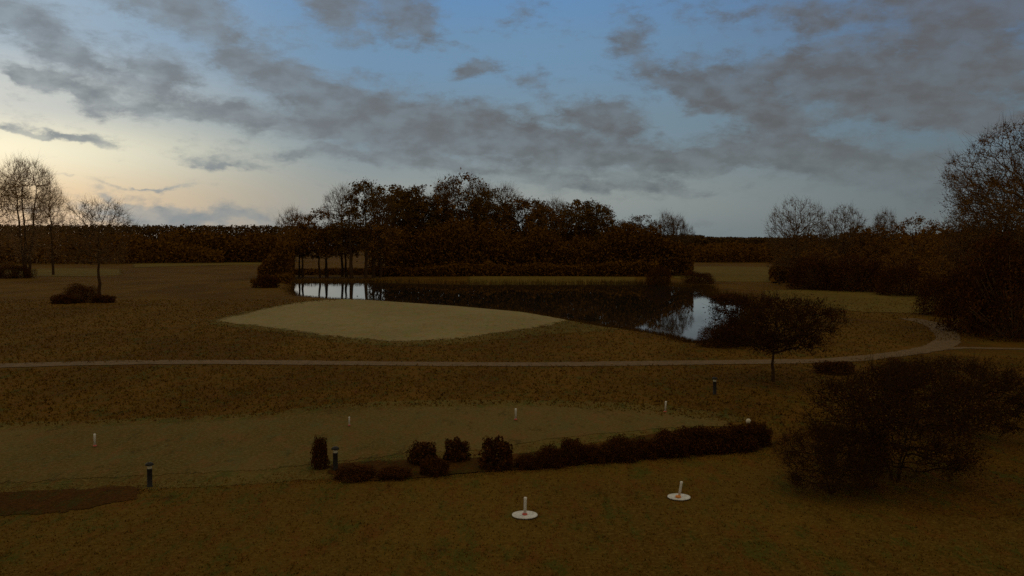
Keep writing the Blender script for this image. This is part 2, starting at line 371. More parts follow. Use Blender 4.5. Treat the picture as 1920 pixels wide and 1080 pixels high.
def path_strip(name, px_pts, wid, mat, dz=.022):
    pts = [np.array(P(a, b_)) for a, b_ in px_pts]; n = len(pts); o = []
    for i in range(n - 1):
        p0 = pts[max(i - 1, 0)]; p1 = pts[i]; p2 = pts[i + 1]; p3 = pts[min(i + 2, n - 1)]
        for k in range(16):
            f = k / 16
            o.append(.5 * ((2 * p1) + (-p0 + p2) * f + (2 * p0 - 5 * p1 + 4 * p2 - p3) * f * f + (-p0 + 3 * p1 - 3 * p2 + p3) * f ** 3))
    o = np.array(o); tn = np.gradient(o, axis=0); tn /= np.linalg.norm(tn, axis=1)[:, None]; nn = np.column_stack([-tn[:, 1], tn[:, 0]])
    Vv = []; E = []
    for i in range(len(o)):
        for j in range(9):
            s = (j / 8 - .5) * wid * 1.15 * (1 + .18 * jit(i, .35, j // 8 + 2)); Vv.append(o[i] + nn[i] * s); E.append(min(1, min(j, 8 - j) / 2.0))
    Vv = np.array(Vv); z = height(Vv[:, 0], Vv[:, 1]) + dz
    F = [(i * 9 + j, i * 9 + j + 1, (i + 1) * 9 + j + 1, (i + 1) * 9 + j) for i in range(len(o) - 1) for j in range(8)]
    me = mesh_np(name, np.column_stack([Vv, z]), np.array(F), True)
    at = me.attributes.new('edge', 'FLOAT', 'POINT'); at.data.foreach_set('value', np.array(E, np.float32))
    return tag(obj(name, me, mat), kind='structure')

oval_sheet('putting_green', [(402, 602), (450, 588), (520, 572), (600, 562), (700, 560), (800, 564), (900, 570), (1000, 579), (1060, 590), (1072, 600), (1030, 612), (950, 624), (860, 636), (760, 642), (660, 637), (560, 625), (470, 612)], M['putting'], soft=.30)
oval_sheet('green_collar', [(372, 606), (430, 586), (520, 569), (600, 561), (700, 560), (800, 562), (900, 567), (1000, 576), (1080, 588), (1200, 612), (1150, 622), (1050, 628), (950, 638), (860, 647), (760, 652), (660, 648), (560, 635), (460, 622)], M['collar'], dz=.010, soft=.35)
oval_sheet('practice_collar', [(-300, 800), (120, 790), (480, 774), (620, 758), (800, 750), (1000, 750), (1180, 756), (1380, 780), (1300, 800), (1100, 830), (900, 868), (480, 905), (120, 922), (-300, 940)], M['collar'], dz=.009, soft=.2)
band_sheet('practice_green', [(-500, 818), (-100, 805), (120, 797), (300, 788), (480, 781), (620, 765), (800, 758), (1000, 757), (1180, 762), (1300, 778), (1390, 790)],
           [(-500, 930), (-100, 920), (120, 908), (300, 900), (480, 892), (600, 880), (760, 858), (900, 852), (1050, 826), (1180, 812), (1290, 800), (1390, 800)], M['practice'], softs=(.16, .03))
band_sheet('lawn', [(-700, 955), (0, 945), (330, 900), (500, 893), (700, 890), (960, 872), (1200, 852), (1440, 846), (1560, 905), (1700, 950), (2300, 980)],
           [(-1500, 1290), (0, 1290), (1960, 1290), (3000, 1290)], M['lawn'], dz=.010, nv=60, softs=(.16, .02))
path_strip('path', [(-900, 745), (-400, 710), (-100, 694), (60, 688), (250, 683), (450, 681), (700, 681), (950, 681), (1200, 679), (1440, 677), (1560, 675), (1650, 668), (1720, 659), (1760, 650), (1778, 636), (1768, 620), (1745, 606), (1700, 596)], 1.8, M['path'])
path_strip('path', [(1752, 656), (1800, 653), (1860, 654), (1960, 656), (2200, 662), (2500, 668)], 1.0, M['path'], dz=.018)
band_sheet('fairway', [(235, 497), (300, 489), (400, 483), (530, 480)], [(235, 503), (300, 501), (400, 499), (530, 498)], M['fairway'], dz=.06)
band_sheet('fairway', [(-200, 509), (20, 504), (120, 502), (250, 505)], [(-200, 519), (20, 519), (120, 520), (250, 517)], M['fairway'], dz=.05)
band_sheet('fairway', [(860, 517), (1000, 518), (1210, 519)], [(860, 530), (1000, 530), (1210, 531)], M['fairway'], dz=.03)
band_sheet('fairway', [(1250, 500), (1350, 498), (1495, 502)], [(1250, 522), (1350, 530), (1495, 532)], M['fairway'], dz=.03)
band_sheet('fairway', [(1415, 546), (1500, 543), (1620, 545), (1770, 556)], [(1415, 549), (1500, 574), (1620, 588), (1770, 590)], M['fairway'], dz=.03)
band_sheet('planting_bed', [(-500, 925), (-100, 918), (120, 908), (330, 904)], [(-500, 995), (-100, 985), (120, 975), (330, 925)], M['bed'], dz=.026, softs=(.4, .2))
band_sheet('planting_bed', [(585, 872), (700, 858), (880, 856), (1050, 838), (1200, 812), (1290, 795), (1455, 795)], [(585, 885), (700, 912), (880, 893), (1050, 882), (1200, 872), (1290, 862), (1455, 850)], M['bed'], dz=.026, softs=(.3, .08))

# ------------------------------------------------------------------ tubes, leaves
def tubes(segs, n=3):
    """segs: array (k,8) p0 p1 r0 r1 -> verts, quads"""
    S = np.array(segs, float); p0, p1, r0, r1 = S[:, :3], S[:, 3:6], S[:, 6], S[:, 7]
    d = p1 - p0; d /= np.linalg.norm(d, axis=1)[:, None] + 1e-9
    h = np.where(np.abs(d[:, 2:3]) > .9, [[1., 0, 0]], [[0, 0, 1.]])
    u = np.cross(d, h); u /= np.linalg.norm(u, axis=1)[:, None]; v = np.cross(d, u)
    an = np.arange(n) / n * 2 * math.pi
    ring = u[:, None, :] * np.cos(an)[None, :, None] + v[:, None, :] * np.sin(an)[None, :, None]
    A = p0[:, None, :] + ring * r0[:, None, None]; B = p1[:, None, :] + ring * r1[:, None, None]
    Vv = np.concatenate([A, B], 1).reshape(-1, 3)
    k = np.arange(n); q = np.stack([k, (k + 1) % n, (k + 1) % n + n, k + n], 1)
    F = (np.arange(len(S)) * 2 * n)[:, None, None] + q[None]
    return Vv, F.reshape(-1, 4)
def leaves(C, size, rng, flat=.0, asp=.6):
    C = np.asarray(C); n = len(C)
    a = rng.normal(size=(n, 3)); a /= np.linalg.norm(a, axis=1)[:, None]
    b_ = rng.normal(size=(n, 3)); b_[:, 2] *= (1 - flat); b_ = np.cross(a, b_); b_ /= np.linalg.norm(b_, axis=1)[:, None] + 1e-9
    s = size * rng.uniform(.5, 1.4, n)[:, None]
    a = a * s; b_ = b_ * s * asp
    Vv = np.stack([C - a, C - b_ * .9 + a * .1, C + a, C + b_ * .9 - a * .1], 1).reshape(-1, 3)
    return Vv, np.arange(n * 4).reshape(-1, 4)
def join(parts):
    Vs, Fs, o = [], [], 0
    for v, f in parts: Vs.append(v); Fs.append(f + o); o += len(v)
    return np.concatenate(Vs), np.concatenate(Fs)

def skeleton(rng, trunk, tips, r_tip=.012, wob=.08, pipe=2.2, bias=.45):
    """join every tip to the nearest part of the growing tree; limb thickness from what it carries"""
    P_ = [np.array(p, float) for p in trunk]; par = [-1] + list(range(len(trunk) - 1)); nt_ = len(trunk)
    cap = len(trunk) + len(tips) * 3 + 5
    X = np.zeros((cap, 3)); D = np.zeros(cap); X[:nt_] = P_
    for k in range(1, nt_): D[k] = D[k - 1] + np.linalg.norm(X[k] - X[k - 1]) * .3
    par = np.full(cap, -1); par[1:nt_] = np.arange(nt_ - 1); n = nt_
    zb = X[max(1, nt_ // 3), 2]; order = np.argsort(np.linalg.norm(tips - X[max(1, nt_ // 3)], axis=1))
    for t in tips[order]:
        d = np.linalg.norm(X[1:n] - t, axis=1); dz_ = np.clip(X[1:n, 2] - t[2], 0, None)
        k = 1 + int(np.argmin(d + bias * D[1:n] + dz_ * .8)); a = X[k]; ln = d[k - 1]; pr_ = k
        for f in (.4, .75, 1.0):
            q = a + (t - a) * f + (rng.normal(size=3) * wob * ln * (f < 1)) + np.array([0, 0, (.10 * math.sin(f * 3.14)) * -ln * .6])
            X[n] = q; par[n] = pr_; D[n] = D[pr_] + np.linalg.norm(q - X[pr_]); pr_ = n; n += 1
    X, par = X[:n], par[:n]; cnt = np.zeros(n); leafs = np.ones(n, bool); leafs[par[par >= 0]] = False; cnt[leafs] = 1
    for k in range(n - 1, 0, -1): cnt[par[k]] += cnt[k]
    r = r_tip * np.maximum(cnt, 1) ** (1 / pipe)
    k = np.arange(1, n); seg = np.column_stack([X[par[k]], X[k], np.minimum(r[par[k]], r[k] * 1.25), r[k]])
    return seg, (k < nt_), X[leafs]
def crown_points(rng, n, W, z0, z1, seed, prof, hole=-.25, shell=.5):
    o = []
    while len(o) < n:
        x, y, z = rng.uniform(-1, 1, 3); rr = math.hypot(x, y)
        if prof == 'round': rmax = math.sqrt(max(0, 1 - z * z)) if z > -.2 else .98 - .35 * (-.2 - z)
        elif prof == 'fan': rmax = (.25 + .75 * min(1, (z + 1) * .75)) * math.sqrt(max(0, 1 - max(z, 0) ** 2.6))
        elif prof == 'pine': rmax = 1.0 - .5 * abs(z - .35) - .3 * (z < -.3)
        elif prof == 'cone': rmax = .95 - .6 * max(z, 0) - .15 * max(-z, 0)
        else: rmax = math.sqrt(max(0, 1 - max(z, 0) ** 2)) * (.75 + .25 * (z + 1))
        rmax *= 1 + .22 * mnoise.noise(Vector((x * 2 + seed, y * 2, z * 2)))
        if rr > rmax or rng.uniform() > shell + (1 - shell) * max(rr / (rmax + .01), abs(z)): continue
        if mnoise.noise(Vector((x * 2.3 + seed, y * 2.3, z * 2.3))) < hole: continue
        o.append((x * W / 2, y * W / 2, z0 + (z + 1) / 2 * (z1 - z0)))
    return np.array(o)
def tree_proto(name, seed, H, W, base, tips, prof='round', tw=8, tlen=.6, tr=.009, leafy=0, leaf=.1, cl=.35, lmat='leaf_brown', twmat='twig', rt=.02, stems=1, hole=-.25, shell=.5, pipe=2.2):
    rng = np.random.default_rng(seed); segs = []; ends = []; tk = []
    per = tips // stems
    for s_ in range(stems):
        cp = crown_points(rng, tips if stems == 1 else tips, W, H * base, H, seed, prof, hole, shell)
        off = np.zeros(2)
        if stems > 1:
            a = s_ / stems * 6.28 + .5; off = np.array([math.cos(a), math.sin(a)])
            cp = cp[(cp[:, :2] @ off) > np.linalg.norm(cp[:, :2], axis=1) * .25][:per]
        lean = rng.normal(size=2) * .012 * H + off * W * .16; n = 8
        top = H * (.78 if prof in ('pine', 'cone', 'fan') else .55)
        tr_ = [np.array([off[0] * rt * H * .7, off[1] * rt * H * .7, -.4])]
        for i in range(n):
            f = (i + 1) / n; tr_.append(np.array([*(off * rt * H * .7 + lean * f + rng.normal(size=2) * .006 * H * (i < n - 1)), top * f]))
        sg, ist, en = skeleton(rng, tr_, cp, tr * 1.5, pipe=pipe)
        f = np.clip((sg[:, 2] + .4) / top, 0, 1); r_w = rt * H * (1 - .75 * f) / (1 if stems == 1 else 1.5)
        f2 = np.clip((sg[:, 5] + .4) / top, 0, 1); r_w2 = rt * H * (1 - .75 * f2) / (1 if stems == 1 else 1.5)
        sg[ist, 6] = r_w[ist]; sg[ist, 7] = r_w2[ist]
        lim = rt * H * .45; sg[~ist, 6] = np.minimum(sg[~ist, 6], lim); sg[~ist, 7] = np.minimum(sg[~ist, 7], lim)
        segs.append(sg[~ist]); tk.append(sg[ist]); ends.append(en)
    S = np.concatenate(segs); T = np.concatenate(tk); E = np.concatenate(ends)
    src = np.repeat(E, tw, 0); pts = [tubes(S, 4)]
    if tw:
        cdir = src - [0, 0, H * (base + .1)]; cdir /= np.linalg.norm(cdir, axis=1)[:, None]
        d = cdir * .7 + rng.normal(size=src.shape) * .65 + [0, 0, .25]; ln = rng.uniform(.5, 1.3, len(src))[:, None] * tlen
        mid_ = src + d * ln * .55; e2 = mid_ + (d + rng.normal(size=d.shape) * .35) * ln * .5
        pts += [tubes(np.column_stack([src, mid_, np.full(len(src), tr), np.full(len(src), tr * .7)]), 3), tubes(np.column_stack([mid_, e2, np.full(len(src), tr * .7), np.full(len(src), tr * .3)]), 3)]
        # low horizontal side twigs along the limbs
    Ti = T.copy(); Ti[:, 6:] *= .5; pts.append(tubes(Ti, 4))   # the limbs grow out of the heart of the trunk
    tv, tf = tubes(T, 9); bv, bf = join(pts)
    me_t = mesh_np(name + '_trunk', tv, tf, True); me_b = mesh_np(name + '_branches', bv, bf)
    me_t.materials.append(M['bark']); me_b.materials.append(M[twmat]); me_l = None
    if leafy:
        C = np.repeat(E, leafy, 0); C = C + rng.normal(size=C.shape) * cl * [1, 1, .7] * np.repeat(rng.uniform(.5, 1.3, len(E)), leafy)[:, None]
        lv, lf = leaves(C, leaf, rng); me_l = mesh_np(name + '_crown', lv, lf); me_l.materials.append(M[lmat])
    return dict(H=H, trunk=me_t, crown=me_b, leaves=me_l)

def place_tree(pr, name, x, y, H, label, cat='tree', group=None, rz=0, wide=1.0, dz=0):
    s = H / pr['H']
    r = empty(name, (x, y, hz(x, y) + dz), rz, (s * wide, s * wide, s))
    tag(r, label, cat, group)
    obj('trunk', pr['trunk'], None, r)
    c = obj('branches' if pr['leaves'] else 'crown', pr['crown'], None, r)
    if pr['leaves']: obj('crown', pr['leaves'], None, r)
    return r
def tree_px(pr, name, px, dep, ptop, label, cat='tree', group=None, rz=0, wide=1.0):
    x, y, z = at_depth(px, ptop, dep)
    return place_tree(pr, name, x, y, z - hz(x, y), label, cat, group, rz, wide)

PR = {
 'round1': tree_proto('oak', 1, 18, 12, .30, 170, 'round', 4, .9, .016, 40, .24, .62, hole=-.5),
 'round2': tree_proto('oak', 2, 18, 14, .34, 180, 'round', 4, .9, .016, 38, .24, .66, hole=-.35, rt=.024),
 'pine1': tree_proto('pine', 3, 18, 9.5, .36, 130, 'pine', 3, .6, .016, 46, .22, .55, 'needles', hole=-.4),
 'pine2': tree_proto('pine', 4, 18, 8.0, .34, 120, 'cone', 3, .6, .016, 46, .22, .52, 'needles', hole=-.5, rt=.024),
 'pine3': tree_proto('pine', 5, 18, 9.5, .48, 95, 'pine', 3, .6, .016, 48, .22, .55, 'needles', hole=-.25, rt=.026),
 'low1': tree_proto('hazel', 15, 10, 9, .38, 150, 'round', 4, .8, .016, 40, .2, .5, hole=-.6, rt=.03),
 'low2': tree_proto('hazel', 16, 10, 9, .40, 150, 'dome', 4, .8, .016, 40, .2, .5, hole=-.5, rt=.036),
 'thin1': tree_proto('birch', 6, 18, 7, .30, 420, 'fan', 10, .9, .016, 7, .13, .35),
 'thin2': tree_proto('birch', 7, 18, 6, .32, 380, 'fan', 10, .9, .016, 6, .13, .35),
 'bare1': tree_proto('ash', 8, 18, 10, .25, 480, 'fan', 10, .9, .016),
 'bare2': tree_proto('ash', 9, 18, 9, .28, 450, 'fan', 9, .9, .016),
}
# ------------------------------------------------------------------ the wood behind the pond
WOOD = [ # kind, px, top py, depth, width factor, name, label
 ('bare1', 548, 392, 186, .9, 'bare_tree', 'thin leafless tree at the far left tip of the wood, twigs against the sky'),
 ('round2', 560, 404, 176, .8, 'oak_tree', 'low broad dark tree at the left end of the wood, overhanging the pond'),
 ('round1', 598, 388, 174, .9, 'oak_tree', 'low rounded dark tree by the left pond corner, second in the wood'),
 ('bare2', 640, 352, 182, .8, 'bare_tree', 'tall sparse bare tree with light gaps, just left of the tuft-topped pine'),
 ('pine3', 684, 337, 172, .72, 'pine_tree', 'tall tuft-topped dark pine standing clear above the white pond reflections'),
 ('pine2', 658, 372, 171, 1.1, 'pine_tree', 'shorter dark pine with a bare stem beside the left pond reflections'),
 ('low1', 566, 428, 173, 1.0, 'hazel_tree', 'low wide dark tree with hanging branches over the left corner of the pond'),
 ('low2', 612, 424, 176, 1.1, 'hazel_tree', 'low wide dark tree with hanging branches, middle one of those over the white reflections'),
 ('low1', 648, 418, 178, 1.0, 'hazel_tree', 'low dark tree hiding the stems left of the tuft-topped pine'),
 ('low2', 700, 420, 175, 1.1, 'hazel_tree', 'low wide dark tree with hanging branches at the right end of the white reflections'),
 ('thin1', 712, 362, 176, .9, 'bare_tree', 'thin see-through tree between the tuft-topped pine and the flat-topped pines'),
 ('pine1', 735, 350, 192, 1.1, 'pine_tree', 'flat-topped dark pine, first right of the gap in the skyline'),
 ('pine3', 758, 353, 198, 1.0, 'pine_tree', 'flat-topped dark pine, second right of the gap in the skyline'),
 ('pine2', 786, 350, 194, 1.1, 'pine_tree', 'pointed dark pine between the flat-topped pines and the tallest crown'),
 ('round1', 812, 360, 196, .8, 'oak_tree', 'dark round crown tucked against the left side of the tallest tree'),
 ('thin2', 838, 338, 198, 1.0, 'bare_tree', 'tall loose brush-like tree forming the left shoulder of the highest point of the wood'),
 ('round2', 866, 331, 200, .9, 'oak_tree', 'tallest tree of the wood, a broad brushy crown in the middle of the skyline'),
 ('thin1', 895, 337, 198, .9, 'bare_tree', 'tall loose tree forming the right shoulder of the highest point of the wood'),
 ('pine1', 922, 356, 195, .9, 'pine_tree', 'dark pine just right of the highest point of the wood'),
 ('bare2', 945, 350, 205, .9, 'bare_tree', 'pale leafless tree rising behind the dark pines right of the highest point'),
 ('round1', 968, 367, 196, 1.0, 'oak_tree', 'dark rounded tree in the long even stretch of skyline right of the highest point'),
 ('pine3', 997, 372, 198, 1.0, 'pine_tree', 'dark pine at the right end of the long even stretch of skyline'),
 ('round2', 1022, 386, 192, .8, 'oak_tree', 'lower dark tree in the dip of the skyline right of the middle'),
 ('thin1', 1043, 373, 198, .9, 'bare_tree', 'small brushy tree poking up alone from the dip in the skyline'),
 ('pine1', 1086, 376, 194, 1.1, 'pine_tree', 'dense dark pine, left one of the pair after the dip'),
 ('pine3', 1116, 380, 196, .9, 'pine_tree', 'ragged dark pine, right one of the pair after the dip'),
 ('pine2', 1140, 391, 192, .9, 'pine_tree', 'small pointed pine at the right edge of the tall part of the wood'),
 ('round1', 1168, 412, 190, .9, 'oak_tree', 'low dark tree where the wood falls away to the right'),
 ('pine1', 1202, 405, 196, 1.0, 'pine_tree', 'dark bushy tree standing up near the right end of the wood'),
 ('round2', 1228, 418, 192, .7, 'oak_tree', 'low rounded tree between the bushy tree and the last thin trees of the wood'),
 ('thin2', 1250, 399, 190, .8, 'bare_tree', 'slender see-through tree, left one of the last thin trees of the wood'),
 ('thin1', 1270, 405, 188, .75, 'bare_tree', 'slender see-through tree, middle one of the last thin trees of the wood'),
 ('bare1', 1288, 422, 188, .6, 'bare_tree', 'short twiggy tree at the very right end of the wood'),
]
rnd = random.Random(5)
for (k, px, pt, dep, wd, nm, lab) in WOOD:
    tree_px(PR[k], nm, px, dep, pt, lab, 'pine' if nm == 'pine_tree' else 'tree', 'trees of the wood behind the pond', rnd.uniform(0, 6.28), wd)

def thicket(name, boxes, size, mat, label, cat, seed=1, twigs=0, kind='stuff'):
    """boxes: (px0, px1, depth0, depth1, top row px at px0, at px1, n)"""
    rng = np.random.default_rng(seed); parts = []
    for (a, b_, d0, d1, t0, t1, n) in boxes:
        u = rng.uniform(0, 1, n); dep = rng.uniform(d0, d1, n); px = a + (b_ - a) * u
        top = t0 + (t1 - t0) * u
        X = (px - 960) / FPX * dep
        nv = np.array([mnoise.noise(Vector((x * .22, seed * 5.1, y * .05))) + .5 * mnoise.noise(Vector((x * .7, seed, y * .1))) for x, y in zip(X, dep)])
        Ht = (CAM_H + (YH - top) / FPX * dep) * (1 + (.38 if size < 1 else .10) * nv)
        z = Ht * rng.uniform(0, 1, n) ** .85
        C = np.stack([X, dep, z + height(X, dep)], 1)
        parts.append(leaves(C, size, rng))
        if twigs:
            k = int(n * twigs); o = C[:k]; d = rng.normal(size=(k, 3)) * [.4, .4, .3] + [0, 0, .9]
            L_ = rng.uniform(.6, 1.4, k)[:, None] * min(size, .6) * 1.6
            parts.append(tubes(np.column_stack([o, o + d * L_, np.full(k, min(size, .6) * .09), np.full(k, min(size, .6) * .04)]), 3))
    v, f = join(parts)
    return tag(obj(name, mesh_np(name, v, f), mat), label, cat, kind=kind)
thicket('woodland_undergrowth', [(722, 1240, 184, 206, 425, 432, 60000), (1150, 1300, 184, 200, 440, 455, 14000), (735, 965, 200, 215, 384, 392, 26000), (965, 1150, 200, 215, 402, 410, 18000), (690, 740, 196, 206, 395, 380, 3500), (700, 1235, 181, 192, 500, 490, 22000)],
        .28, M['leaf_dark'], 'dense dark undergrowth filling the wood between the trunks behind the pond', 'undergrowth', 3, .2)
thicket('shore_thicket', [(484, 552, 160, 182, 505, 440, 9000), (470, 545, 150, 160, 528, 512, 2500)], .28, M['leaf_dark'], 'dark thicket sloping down to the left corner of the pond', 'thicket', 41, .2)
thicket('bank_scrub', [(545, 722, 190, 216, 505, 503, 9000)], .25, M['leaf_dark'], 'low dark scrub on the ground behind the bare tree stems', 'scrub', 31, .2)
thicket('far_woodland', [(-900, 560, 900, 1000, 421, 425, 90000), (560, 1320, 900, 1000, 428, 442, 40000), (1290, 1480, 900, 1000, 445, 448, 24000), (1480, 2900, 900, 1000, 440, 430, 14000)],
        1.3, M['far'], 'far-off level band of dark woodland along the horizon', 'woodland', 8)
thicket('field_thicket', [(-900, 240, 300, 360, 440, 442, 36000), (240, 420, 310, 365, 442, 476, 8000), (300, 545, 330, 385, 442, 446, 26000)],
        .62, M['leaf_dark'], 'dark field-edge thicket in front of the far woodland at the left', 'thicket', 12, .2)
thicket('field_thicket', [(1290, 1500, 330, 380, 462, 460, 22000), (1480, 2400, 150, 200, 450, 440, 60000), (1445, 1485, 150, 175, 505, 455, 1800)],
        .45, M['leaf_dark'], 'dark thicket behind the round trees at the right', 'thicket', 13, .15)

# ------------------------------------------------------------------ trees on the left
lt1 = tree_proto('poplar', 21, 25, 12.5, .16, 1500, 'fan', 9, 1.1, .013, twmat='twig_glow_tint', stems=3, hole=-.3, shell=.35)
place = P(40, 516)
tree_px(lt1, 'bare_tree', 44, place[1] * .93, 300, 'big leafless many-stemmed tree against the sunrise at the left edge', 'tree', None, .4, 1.0)
lt1b = tree_proto('poplar', 22, 20, 11, .2, 900, 'fan', 8, 1.0, .013, twmat='twig_glow_tint', hole=-.2)
tree_px(lt1b, 'bare_tree', 96, 190, 352, 'smaller leafless tree leaning out right of the big many-stemmed tree', 'tree', None, 2.2, .75)
tree_px(lt1b, 'bare_tree', -8, 182, 325, 'leafless tree cut by the left picture edge, left of the big many-stemmed tree', 'tree', None, 1.0, .85)
lt2 = tree_proto('apple', 23, 12, 9, .36, 700, 'dome', 8, .6, .011, hole=-.25, rt=.022)
x, y = P(178, 556)
tree_px(lt2, 'bare_tree', 182, y, 376, 'small wide-crowned leafless tree with a short trunk standing in a dark bush', 'tree', None, .9, .95)

# ------------------------------------------------------------------ shrubs
def shrub_proto(name, seed, W, H, n=2600, leaf=.09, mat='shrub', flat=1.0, stems=26):
    rng = np.random.default_rng(seed)
    a = rng.normal(size=(n, 3)); a /= np.linalg.norm(a, axis=1)[:, None]; a[:, 2] = np.abs(a[:, 2]) ** .8
    rad = rng.uniform(.45, 1.0, n) ** .5
    rad *= np.array([1 + .42 * mnoise.noise(Vector((v[0] * 2 + seed, v[1] * 2, v[2] * 2))) for v in a])
    C = a * rad[:, None] * [W / 2, W / 2, H]
    lv, lf = leaves(C, leaf, rng)
    e = a[:stems] * [W / 2, W / 2, H] * rng.uniform(.8, 1.08, stems)[:, None]
    sv, sf = tubes([(0 + q[0] * .12, q[1] * .12, -.05, *q, .025, .008) for q in e], 3)
    m1 = mesh_np(name + '_leaves', lv, lf); m1.materials.append(M[mat]); m2 = mesh_np(name + '_stems', sv, sf); m2.materials.append(M['twig'])
    return dict(W=W, H=H, leaves=m1, stems=m2)
SH = [shrub_proto('ball', 31, 1.0, .9, 2600, .045), shrub_proto('ball', 32, 1.0, .8, 2600, .05), shrub_proto('mound', 33, 2.2, 1.1, 6500, .05, stems=60), shrub_proto('bush', 34, 3.0, 2.0, 5200, .10)]
M['loose'] = material('dark loose leaves', (.020, .007, .001), (.048, .017, .002), .8, 1, (.032, .011, .001), island=True, spec=.03)
M['dark_twig'] = material('dark twigs', (.022, .011, .004), (.05, .027, .010), 1, 1, island=True, spec=.03)
SH.append(shrub_proto('bush', 35, 3.0, 2.0, 15000, .036, stems=60))
def place_shrub(pr, px, py, pw, ph, label, group=None, name='shrub', cat='shrub', rz=None):
    x, y = P(px, py); dep = y
    W = pw / FPX * dep; H = ph / FPX * dep
    y += W * .3 ; x = (px - 960) / FPX * y
    r = empty(name, (x, y, hz(x, y)), rnd.uniform(0, 6) if rz is None else rz, (W / pr['W'], W / pr['W'], H / pr['H'])); tag(r, label, cat, group)
    obj('foliage', pr['leaves'], None, r); obj('stem', pr['stems'], None, r)
    return r
for (pi, px, py, pw, ph, lab, grp) in [
 (4, 150, 568, 64, 34, 'dark sprawling bush around the foot of the small wide-crowned tree', None),
 (2, 118, 570, 50, 16, 'low dark bush trailing left from the foot of the small wide-crowned tree', None),
 (2, 192, 568, 44, 14, 'low dark bush trailing right from the foot of the small wide-crowned tree', None),
 (4, 25, 522, 75, 26, 'dark bush at the foot of the big many-stemmed tree', None),
 (2, 500, 540, 50, 22, 'small dark bush left of the rounded bush at the pond corner', 'bushes along the pond shore'),
 (4, 1236, 532, 50, 34, 'dark bush on the far pond shore at the end of the pale bank', 'bushes along the pond shore'),
 (4, 1310, 532, 60, 22, 'low dark bush on the far shore above the bluish reflection', 'bushes along the pond shore'),
 (4, 1385, 648, 110, 46, 'dark scrub running down to the near right pond corner', 'scrub right of the pond'),
 (2, 1366, 559, 70, 14, 'low dark fringe on the far right shore of the pond', 'scrub right of the pond'),
 (4, 1350, 652, 80, 40, 'dark scrub clump at the near tip of the pond', 'scrub right of the pond'),
 (0, 597, 880, 32, 60, 'narrow upright dark shrub at the left end of the planting bed', None),
 (0, 793, 872, 58, 40, 'leftmost of the three rounded dark shrubs in the planting bed', 'rounded shrubs in the planting bed'),
 (1, 854, 866, 48, 40, 'middle and smallest of the three rounded dark shrubs in the planting bed', 'rounded shrubs in the planting bed'),
 (0, 931, 882, 62, 60, 'rightmost and biggest of the three rounded dark shrubs in the planting bed', 'rounded shrubs in the planting bed'),
 (2, 812, 893, 60, 30, 'low dark shrub in front of the leftmost rounded shrub', None),
 (2, 665, 902, 80, 22, 'low spreading shrub right of the lamp in the planting bed', None),
 (2, 735, 900, 70, 18, 'low spreading shrub between the lamp and the rounded shrubs', None),
]:
    place_shrub(SH[pi], px, py, pw, ph, lab, grp)
# clipped dark hedge of low shrubs across the bed
hd = [(990, 880, 54, 22), (1032, 878, 58, 36), (1072, 872, 62, 44), (1118, 868, 60, 28), (1165, 866, 72, 40), (1212, 860, 64, 32), (1258, 858, 80, 44), (1302, 852, 74, 46), (1345, 850, 84, 40), (1390, 846, 80, 44), (1424, 838, 56, 42)]
hl = ['first shrub of the low dark hedge, next to the biggest rounded shrub', 'second shrub of the low dark hedge from its left end', 'third shrub of the low dark hedge from its left end, a little taller',
      'fourth shrub of the low dark hedge from its left end', 'middle part shrub of the low dark hedge, sixth from the right end', 'fifth shrub from the right end of the low dark hedge',
      'hedge shrub directly below the farther right white pin', 'hedge shrub where the dark hedge grows thick, third shrub from its right end but one', 'hedge shrub left of the small lamp with the cream head',
      'hedge shrub just below the small lamp with the cream head', 'dark shrub closing the right end of the low hedge']
for (px, py, pw, ph), lab in zip(hd, hl):
    place_shrub(SH[2], px, py, pw, ph, lab, 'shrubs of the low hedge')
for (pi, px, py, pw, ph, lab) in [
 (4, 1690, 724, 84, 48, 'dark upright bush just below the path at the right'),
 (2, 1570, 700, 80, 20, 'small low dark bush just below the path right of the umbrella-shaped tree'),
]:
    place_shrub(SH[pi], px, py, pw, ph, lab, 'bushes on the slope at the right')

